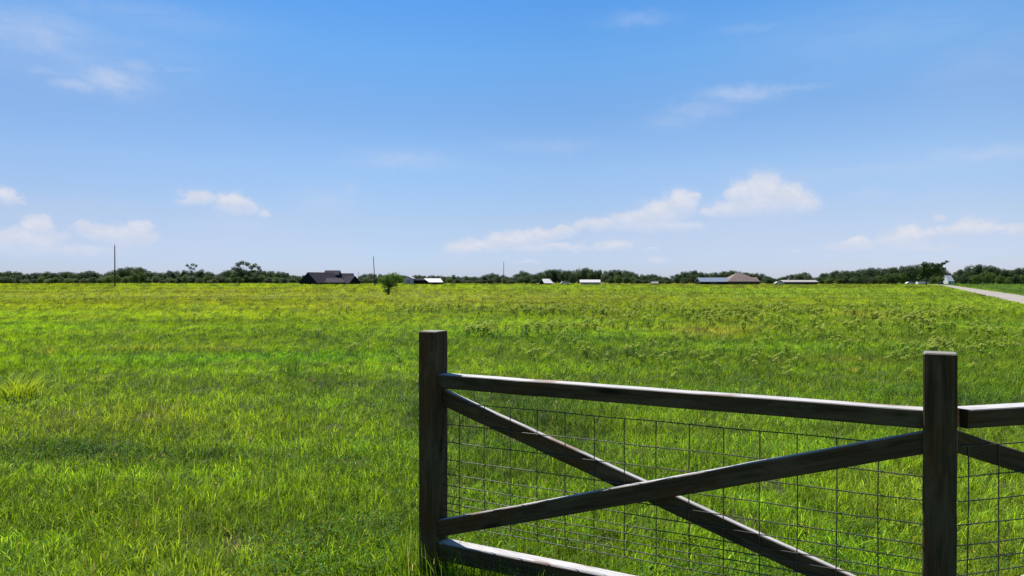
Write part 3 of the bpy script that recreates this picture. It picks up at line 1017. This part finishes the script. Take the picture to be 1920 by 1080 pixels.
def build_treeline():
    rng = np.random.default_rng(3)
    variants = []
    for v in range(9):
        r = np.random.default_rng(100 + v)
        L = []
        nl = 6 + v % 4
        for i in range(nl):
            a = r.uniform(0, 6.28); rr = r.uniform(.12, .38)
            z = r.uniform(.30, .78)
            s = r.uniform(.16, .27)
            L.append((math.cos(a) * rr, math.sin(a) * rr, z, s, s, s * r.uniform(.7, .95)))
        L.append((r.uniform(-.08, .08), 0, .80, .2, .2, .17)); L.append((0, 0, .5, .33, .33, .3)); L.append((r.uniform(-.1, .1), 0, .25, .38, .38, .22))
        top = max(l[2] + l[5] for l in L)
        L = [tuple(q / top for q in l) for l in L]
        cr, tm = tree_parts(200 + v, L, .060, 34, .03, 1.0, False)
        # one mesh: crown + trunk
        bm = bmesh.new(); bm.from_mesh(cr); nf = len(bm.faces); bm.from_mesh(tm)
        bm.faces.ensure_lookup_table()
        for f in bm.faces[nf:]: f.material_index = 1
        pair = []
        for lm in ('leaf_far', 'leaf_far_light'):
            me = bpy.data.meshes.new('tree'); bm.to_mesh(me); me.materials.append(M[lm]); me.materials.append(M['bark']); pair.append(me)
        bm.free(); bpy.data.meshes.remove(cr); bpy.data.meshes.remove(tm)
        variants.append(pair)
    xs, ys = zip(*PROFILE)
    x = -160.0
    count = 0
    while x < 2090:
        yt = float(np.interp(x, xs, ys)) + rng.uniform(-.6, 1.4)
        gap = 1781 < x < 1791
        if not gap:
            Z = rng.uniform(450, 540)
            if x > 1540: Z = rng.uniform(400, 450)
            hgt = pz(yt, Z) * 1.13
            wpx = rng.uniform(15, 23) * (1.0 + .02 * (520 - yt))
            place_tree(variants, rng, x, Z, hgt, wpx * Z / F, False)
            count += 1
        x += rng.uniform(6.5, 10.5)
    x = -160.0
    while x < 2090:
        yt = float(np.interp(x, xs, ys))
        yt = 530 - (530 - yt) * rng.uniform(.4, .72)
        Z = rng.uniform(405, 440)
        if x > 1540: Z = rng.uniform(372, 395)
        light = rng.uniform() < (.5 if x > 1540 or x < 560 else .25)
        skip = (552 < x < 672) or (752 < x < 836) or (1008 < x < 1066) or (1082 < x < 1130) or (1312 < x < 1438) or (1450 < x < 1540) or (1772 < x < 1796) or (1698 < x < 1745)
        if not skip:
            place_tree(variants, rng, x, Z, pz(yt, Z) * 1.1, rng.uniform(16, 24) * Z / F, True, light)
            count += 1
        x += rng.uniform(11, 17)
    print('trees', count)


def place_tree(variants, rng, x, Z, h, w, front, light=False):
    pair = variants[rng.integers(0, len(variants))]
    o = link('tree', pair[1 if light else 0], loc=(px(x, Z), Z, -.1), rz=rng.uniform(0, 6.28))
    o.scale = (w, w, h)
    lab, g = segment_label(x, front and light)
    if front and not light:
        lab = lab.replace('dark green tree', 'low dark front tree'); g = g.replace('rear', 'low dark')
    tag(o, lab, 'tree', g)


# ------------------------------------------------------------------ buildings
def gable(parent, cx, cy, L, Wd, wall, ridge, rot, roofm, wallm, over=.4, hip=0.0, names=('wall', 'roof'), base=0.0):
    """gabled (or hipped) block: ridge along local x; positions local to parent"""
    c, s = math.cos(rot), math.sin(rot)

    def tr(x, y, z): return (cx + x * c - y * s, cy + x * s + y * c, z)
    a, b = L / 2, Wd / 2
    V = [tr(-a, -b, base), tr(a, -b, base), tr(a, b, base), tr(-a, b, base), tr(-a, -b, wall), tr(a, -b, wall), tr(a, b, wall), tr(-a, b, wall)]
    Fc = [(0, 1, 5, 4), (1, 2, 6, 5), (2, 3, 7, 6), (3, 0, 4, 7)]
    if hip == 0:
        k = ridge - .12
        V += [tr(-a, 0, k), tr(a, 0, k)]
        Fc += [(4, 7, 8), (5, 9, 6)]
    w = link(names[0], pymesh(names[0], V, Fc), wallm, parent)
    ao, bo = a + over, b + over
    ze = wall - over * (ridge - wall) / b * .6
    th = .16
    hx = ao - (hip if hip else 0)
    V = []
    for dz in (0, th):
        V += [tr(-ao, -bo, ze + dz), tr(ao, -bo, ze + dz), tr(ao, bo, ze + dz), tr(-ao, bo, ze + dz), tr(-hx, 0, ridge + dz), tr(hx, 0, ridge + dz)]
    Fc = []
    for o2 in (0, 6):
        Fc += [(o2, o2 + 1, o2 + 5, o2 + 4), (o2 + 2, o2 + 3, o2 + 4, o2 + 5)]
        if hip: Fc += [(o2 + 3, o2, o2 + 4), (o2 + 1, o2 + 2, o2 + 5)]
    Fc += [(0, 1, 7, 6), (2, 3, 9, 8)]
    if hip: Fc += [(1, 2, 8, 7), (3, 0, 6, 9)]
    else: Fc += [(0, 4, 10, 6), (4, 3, 9, 10), (1, 5, 11, 7), (5, 2, 8, 11)]
    r = link(names[1], pymesh(names[1], V, Fc), roofm, parent)
    return w, r


def slab(name, parent, pts, th, mat):
    """thin plate through four points"""
    n = len(pts)
    V = [Vector(p) for p in pts] + [Vector(p) - Vector((0, 0, th)) for p in pts]
    Fc = [tuple(range(n)), tuple(range(2 * n - 1, n - 1, -1))] + [(i, i + n, (i + 1) % n + n, (i + 1) % n) for i in range(n)]
    return link(name, pymesh(name, V, Fc), mat, parent)


def box(name, parent, x0, x1, y0, y1, z0, z1, mat):
    V = [(x, y, z) for z in (z0, z1) for y in (y0, y1) for x in (x0, x1)]
    return link(name, pymesh(name, V, [(0, 2, 3, 1), (4, 5, 7, 6), (0, 1, 5, 4), (1, 3, 7, 5), (3, 2, 6, 7), (2, 0, 4, 6)]), mat, parent)


def window(parent, x0, x1, y, z0, z1):
    """dark pane with a frame standing 3 cm proud of it"""
    w = box('window', parent, x0, x1, y, y + .05, z0, z1, M['glass'])
    V = []; t = .06
    for yy in (y - .03, y + .02):
        V += [(x0 - t, yy, z0 - t), (x1 + t, yy, z0 - t), (x1 + t, yy, z1 + t), (x0 - t, yy, z1 + t), (x0, yy, z0), (x1, yy, z0), (x1, yy, z1), (x0, yy, z1)]
    Fc = []
    for j in range(4):
        k = (j + 1) % 4
        Fc += [(j, k, k + 4, j + 4), (j + 8, j + 12, k + 12, k + 8), (j, j + 8, k + 8, k), (j + 4, k + 4, k + 12, j + 12)]
    link('frame', pymesh('frame', V, Fc), M['brown_wall'], w)
    return w


def build_buildings():
    # dark house, left of centre
    Z = 320; k = Z / F
    t = empty('house', (px(605, Z), Z, 0), label='large black house with dark purple-grey gabled roofs at the far edge of the field', cat='house')
    gable(t, -1.4, 9, 18.8, 10.6, .9, 5.3, R(58), M['dark_roof'], M['dark_wall'])
    gable(t, px(607, Z) - px(605, Z), 16, 6, 7, 4.4, 6.3, R(3), M['dark_roof'], M['dark_wall'], names=('upper_wall', 'upper_roof'))
    gable(t, px(630, Z) - px(605, Z), 17, 7, 8, 2.0, 5.0, R(3), M['dark_roof'], M['dark_wall'], names=('rear_wall', 'rear_roof'))
    gable(t, px(653, Z) - px(605, Z), 5, 6.0, 5.4, .8, 3.75, R(-45), M['dark_roof'], M['dark_wall'], names=('side_wing_wall', 'side_wing_roof'))
    gable(t, px(566, Z) - px(605, Z), 12, 5.5, 6, 1.2, 4.0, R(20), M['dark_roof'], M['dark_wall'], names=('garage_wall', 'garage_roof'))
    X = lambda x: px(x, Z) - px(605, Z)
    slab('porch_roof', t, [(X(615), -4.6, 1.05), (X(651), -4.6, 1.1), (X(640), .5, 2.9), (X(611), .5, 3.0)], .15, M['porch_roof'])
    box('porch_wall', t, X(615.5), X(648), -3.4, 1, 0, 1.05, M['dark_wall'])
    for q in (622, 632, 642):
        window(t, X(q), X(q + 3.5), -3.44, .2, .85)
    # pale shed
    Z = 330
    t = empty('shed', (px(766, Z), Z, 0), label='narrow grey-green gabled shed just right of the small bushy tree', cat='shed')
    gable(t, 0, 3, 7, 4.1, 2.7, 3.65, R(88), M['sage_wall'], M['sage_wall'], .12)
    box('door', t, -.7, .7, -.60, -.52, 0, 2.1, M['grey_metal'])
    # dark barn with white roof
    t = empty('barn', (px(803, Z), Z, 0), label='low dark barn with a bright white sloping lean-to roof', cat='barn')
    X = lambda x: px(x, Z) - px(803, Z)
    gable(t, X(790), 6, 8.5, 7, 1.9, 2.7, 0, M['dark_wall'], M['dark_wall'], .2)
    slab('lean_to_roof', t, [(X(805), -1.5, 1.15), (X(832), -1.5, 1.15), (X(824), 4.5, 2.85), (X(792), 4.5, 2.85)], .12, M['pale_metal'])
    box('lean_to_wall', t, X(806), X(830), -.8, 3, 0, 1.1, M['dark_wall'])
    # small grey roofed sheds at centre
    Z = 350
    t = empty('shed', (px(1026, Z), Z, 0), label='small shed with a light grey slanting roof in front of the central woods', cat='shed')
    X = lambda x: px(x, Z) - px(1026, Z)
    gable(t, X(1024), 3, 4.4, 4.4, 1.0, 2.6, R(35), M['beige_roof'], M['dark_wall'], .2)
    slab('canopy_roof', t, [(X(1020), -1.6, .7), (X(1038), -1.6, .6), (X(1030), 1.8, 2.62), (X(1016), 1.8, 2.66)], .1, M['grey_metal'] if False else M['pale_metal'])
    car('parked_car', px(1058, Z), Z - 4, 1.0, 'tiny pale car parked between the grey slant-roofed shed and the long pale shed', M['white'], R(5))
    t = empty('shed', (px(1107, Z), Z, 0), label='long low shed with a pale roof below the highest part of the central woods', cat='shed')
    gable(t, 0, 2, 9.2, 5.0, 1.0, 2.15, R(-4), M['pale_metal'], M['beige_roof'], .25)
    box('door', t, -2.0, -1.0, -.74, -.62, 0, .85, M['grey_metal'])
    t = empty('hay_shelter', (px(1228, Z), Z, 0), label='tiny low grey shelter at the foot of the woods left of the brown-roofed house', cat='shelter')
    gable(t, 0, 1, 3.2, 2.0, .5, 1.2, 0, M['beige_roof'], M['dark_wall'], .15)
    # brown hip-roofed house with metal-roofed wing
    Z = 340
    t = empty('house', (px(1396, Z), Z, 0), label='wide house with a tall brown hipped roof on the right horizon', cat='house')
    gable(t, 0, 8, 14.6, 13, 1.5, 5.25, R(2), M['brown_roof'], M['brown_wall'], .5, hip=6.6)
    X = lambda x: px(x, Z) - px(1396, Z)
    gable(t, X(1419), 10, 6.0, 6, 1.7, 3.3, 0, M['brown_roof'], M['brown_wall'], .3, names=('wing_wall', 'wing_roof'))
    for q in (-5.2, -2.2, 1.2, 4.2):
        window(t, q, q + 1.3, 1.44, .4, 1.1)
    t = empty('barn', (px(1342, Z), Z, 0), label='long low barn with a bluish grey metal roof left of the brown hipped roof', cat='barn')
    gable(t, 0, 6, 13.4, 9, 1.3, 3.1, R(1), M['grey_metal'], M['dark_wall'], .3)
    box('door', t, -2, 1, 1.42, 1.47, 0, 1.1, M['glass'])
    car('parked_car', px(1461, Z), Z, 1.0, 'tiny white car parked between the brown-roofed house and the long beige building', M['white'], R(0))
    # long beige building
    t = empty('stable', (px(1504, Z), Z, 0), label='long low stable with a flat beige roof and dark open front', cat='stable')
    gable(t, 0, 5, 15.6, 7, 1.15, 1.95, R(0), M['beige_roof'], M['brown_wall'], .25)
    box('opening', t, -4.5, 0.5, 1.42, 1.48, 0, .95, M['glass'])
    box('vent', t, -4.6, -4.1, 4.7, 5.2, 2.0, 2.7, M['white'])
    # white building at the end of the driveway
    Z = 395
    t = empty('house', (px(1788, Z), Z, 0), label='white house glimpsed between the woods at the far end of the driveway', cat='house')
    gable(t, -.2, 5, 3.4, 5, 1.6, 4.5, R(8), M['white'], M['white'], .2)
    box('door', t, -1.0, -.3, 2.2, 2.4, 0, 1.5, M['grey_metal'])
    t = empty('trailer', (px(1731, 345), 345, 0), label='long white trailer parked behind the thin trunk of the right-hand tree', cat='trailer')
    box('body', t, -2.4, 2.3, 0, 2, .25, 1.35, M['white'])
    box('door', t, 1.2, 1.8, -.03, -.002, .3, 1.2, M['grey_metal'])
    for q in (-.6, .3):
        wheel(t, q, -.05, .22)
    car('parked_car', px(1706, 345), 345, .9, 'small white car parked at the foot of the woods left of the white trailer', M['white'], R(0))
    car('parked_car', px(1764, 330), 330, .9, 'dark car parked at the far end of the driveway', M['dark_wall'], R(70))


def wheel(parent, x, y, r):
    bm = bmesh.new()
    bmesh.ops.create_cone(bm, cap_ends=True, segments=14, radius1=r, radius2=r, depth=.16)
    bmesh.ops.rotate(bm, verts=bm.verts, matrix=Matrix.Rotation(math.pi / 2, 3, 'X'))
    bmesh.ops.translate(bm, verts=bm.verts, vec=(x, y, r))
    me = bpy.data.meshes.new('wheel'); bm.to_mesh(me); bm.free()
    return link('wheel', me, M['glass'], parent)


def car(name, x, y, s, label, paint, rz):
    t = empty(name, (x, y, 0), rz, label=label, cat='car')
    prof = [(-2.1, .35), (-2.15, .8), (-1.75, .95), (-1.1, 1.4), (.5, 1.42), (1.15, .98), (2.0, .85), (2.15, .4)]
    V = [(a * s, -.85 * s, b * s) for a, b in prof] + [(a * s, .85 * s, b * s) for a, b in prof]
    n = len(prof)
    link('body', pymesh('body', V, [tuple(range(n)), tuple(range(2 * n - 1, n - 1, -1))] + [(i, (i + 1) % n, (i + 1) % n + n, i + n) for i in range(n)]), paint, t)
    for sd_ in (-1, 1):
        g = [(-1.45, .98), (-1.0, 1.32), (.42, 1.34), (.9, 1.0)]
        V = [(a * s, sd_ * .856 * s, b * s) for a, b in g] + [(a * s, sd_ * .84 * s, b * s) for a, b in g]
        link('window', pymesh('window', V, [(0, 1, 2, 3), (7, 6, 5, 4), (0, 4, 5, 1), (1, 5, 6, 2), (2, 6, 7, 3), (3, 7, 4, 0)]), M['glass'], t)
        for q in (-1.35, 1.35):
            wheel(t, q * s, sd_ * .8 * s, .33 * s)
    return t


def pole(x, Z, ytop, wpx, label, lean=0.0, arm=False, group=None):
    h = pz(ytop, Z); r = wpx * Z / F / 2
    t = empty('utility_pole', (px(x, Z), Z, 0), label=label, cat='utility pole', group=group)
    bm = bmesh.new()
    tube_path(bm, [Vector((0, 0, -.3)), Vector((lean * .5, 0, h * .5)), Vector((lean, 0, h))], [r * 1.15, r, r * .75], 8)
    me = bpy.data.meshes.new('pole_shaft'); bm.to_mesh(me); bm.free()
    link('pole_shaft', me, M['pole'], t)
    bm = bmesh.new()
    tube_path(bm, [Vector((lean, 0, h - .05)), Vector((lean, 0, h + .25)), Vector((lean, 0, h + .5))], [r * .5, r * .55, r * .3], 6)
    me = bpy.data.meshes.new('insulator'); bm.to_mesh(me); bm.free()
    link('insulator', me, M['pole'], t)
    if arm:
        box('crossarm', t, -r * 5, r * 5, -r * .6, r * .6, h - 1.0, h - .75, M['pole'])


def build_poles():
    pole(215.5, 240, 461, 2.0, 'tallest dark utility pole standing alone at the left of the field edge')
    pole(703, 250, 482, 1.5, 'slightly leaning bare utility pole just left of the small bushy tree', lean=-.5)
    pole(944.5, 400, 492, 1.1, 'thin utility pole standing in the middle of the horizon')
    pole(238.5, 560, 499, .8, 'faint pole top poking out of the tall clump near the tallest pole', arm=False)
    pole(672, 420, 510, .8, 'short thin pole right of the black-roofed house')
    pole(1087, 620, 502, .8, 'faint thin pole rising above the central woods')
    pole(1256.5, 430, 516, .8, 'short pole in the dip of the tree line left of the brown-roofed house')


# ------------------------------------------------------------------ build everything
build_ground()
build_road()
build_fence()
build_buildings()
build_treeline()
build_poles()
hero_tree('small_tree', 728, 88, [(-13, 25, 7, 6), (-5, 31, 8, 6), (4, 36, 8, 6), (13, 38, 7, 5), (20, 33, 8, 6), (25, 27, 5, 5), (8, 27, 9, 7), (-3, 22, 8, 6), (-8, 16, 5, 4), (2, 12, 6, 7), (14, 18, 6, 3), (-1, 4, 5, 6), (-14, 30, 6, 5), (-2, 27, 9, 7), (16, 31, 9, 7), (-4, 9, 6, 5)],
          .17, 34, 4, M['leaf_near'], 'small bushy green tree standing alone in the field', 'tree', 11)
hero_tree('field_tree', 1736, 300, [(-5, 22, 7, 6), (-7, 30, 6, 6), (-2, 38, 7, 6), (6, 37, 8, 6), (8, 29, 12, 8), (18, 36, 9, 6), (20, 26, 8, 6), (-8, 16, 7, 6), (27, 37, 6, 4), (33, 41, 5, 2.6), (39, 44, 4, 1.8), (35, 31, 3.5, 2.2), (2, 18, 8, 4)],
          .62, 60, 2.6, M['leaf_tree'], 'ragged wind-blown tree at the left side of the driveway', 'tree', 12)
hero_tree('tall_tree', 458, 430, [(-18, 28, 6, 5), (-12, 36, 6, 5), (-4, 40, 6, 4.5), (5, 37, 6, 4.5), (-9, 26, 7, 6), (14, 31, 5, 4), (21, 34, 6, 4.5), (28, 30, 4, 4), (31, 25, 2.5, 2.5), (18, 24, 5, 2.5), (-12, 15, 13, 9), (2, 16, 10, 9), (12, 12, 9, 8)],
          .8, 48, 2.2, M['leaf_far'], 'tall open-crowned tree rising above the tree line left of the black house', 'tree', 13)
hero_tree('thin_tree', 359, 450, [(-7, 34, 3.5, 3), (-2, 30, 4, 3), (2, 36, 4, 2.8), (8, 34, 3.5, 3), (5, 28, 3, 3), (0, 23, 3, 3)],
          .7, 36, 1.4, M['leaf_far'], 'small sparse tree top standing above the tree line between tallest pole and tall tree', 'tree', 14)
build_grass()
build_cover()
clump('grass_clump', px(26, 10.4), 10.4, 360, .40, .17, .009, (.27, .36, .03), .7, 4, 'tall yellow-green arching grass clump at the left edge of the field')
clump('grass_clump', px(1600, 13.2), 13.2, 60, .20, .02, .006, (.34, .33, .06), .9, 9, 'small straw-coloured grass tuft just above the top rail near the right post')
clump('grass_clump', px(88, 16.4), 16.4, 60, .28, .12, .010, (.33, .36, .04), .8, 10, 'small yellow grass tuft behind and right of the large yellow clump')
clump('grass_clump', px(182, 11.9), 11.9, 30, .20, .06, .007, (.33, .38, .04), .7, 14, 'tiny yellow grass tuft right of the large yellow-green clump')
clump('grass_clump', px(265, 17.8), 17.8, 150, .24, .55, .012, (.30, .36, .035), .8, 15, 'loose row of yellow arching grass in the left middle of the field')
clump('grass_clump', px(545, 13.0), 13.0, 90, .30, .10, .007, (.035, .09, .02), .25, 12, 'dark upright rushy tuft in the open grass left of the fence')
build_weeds()
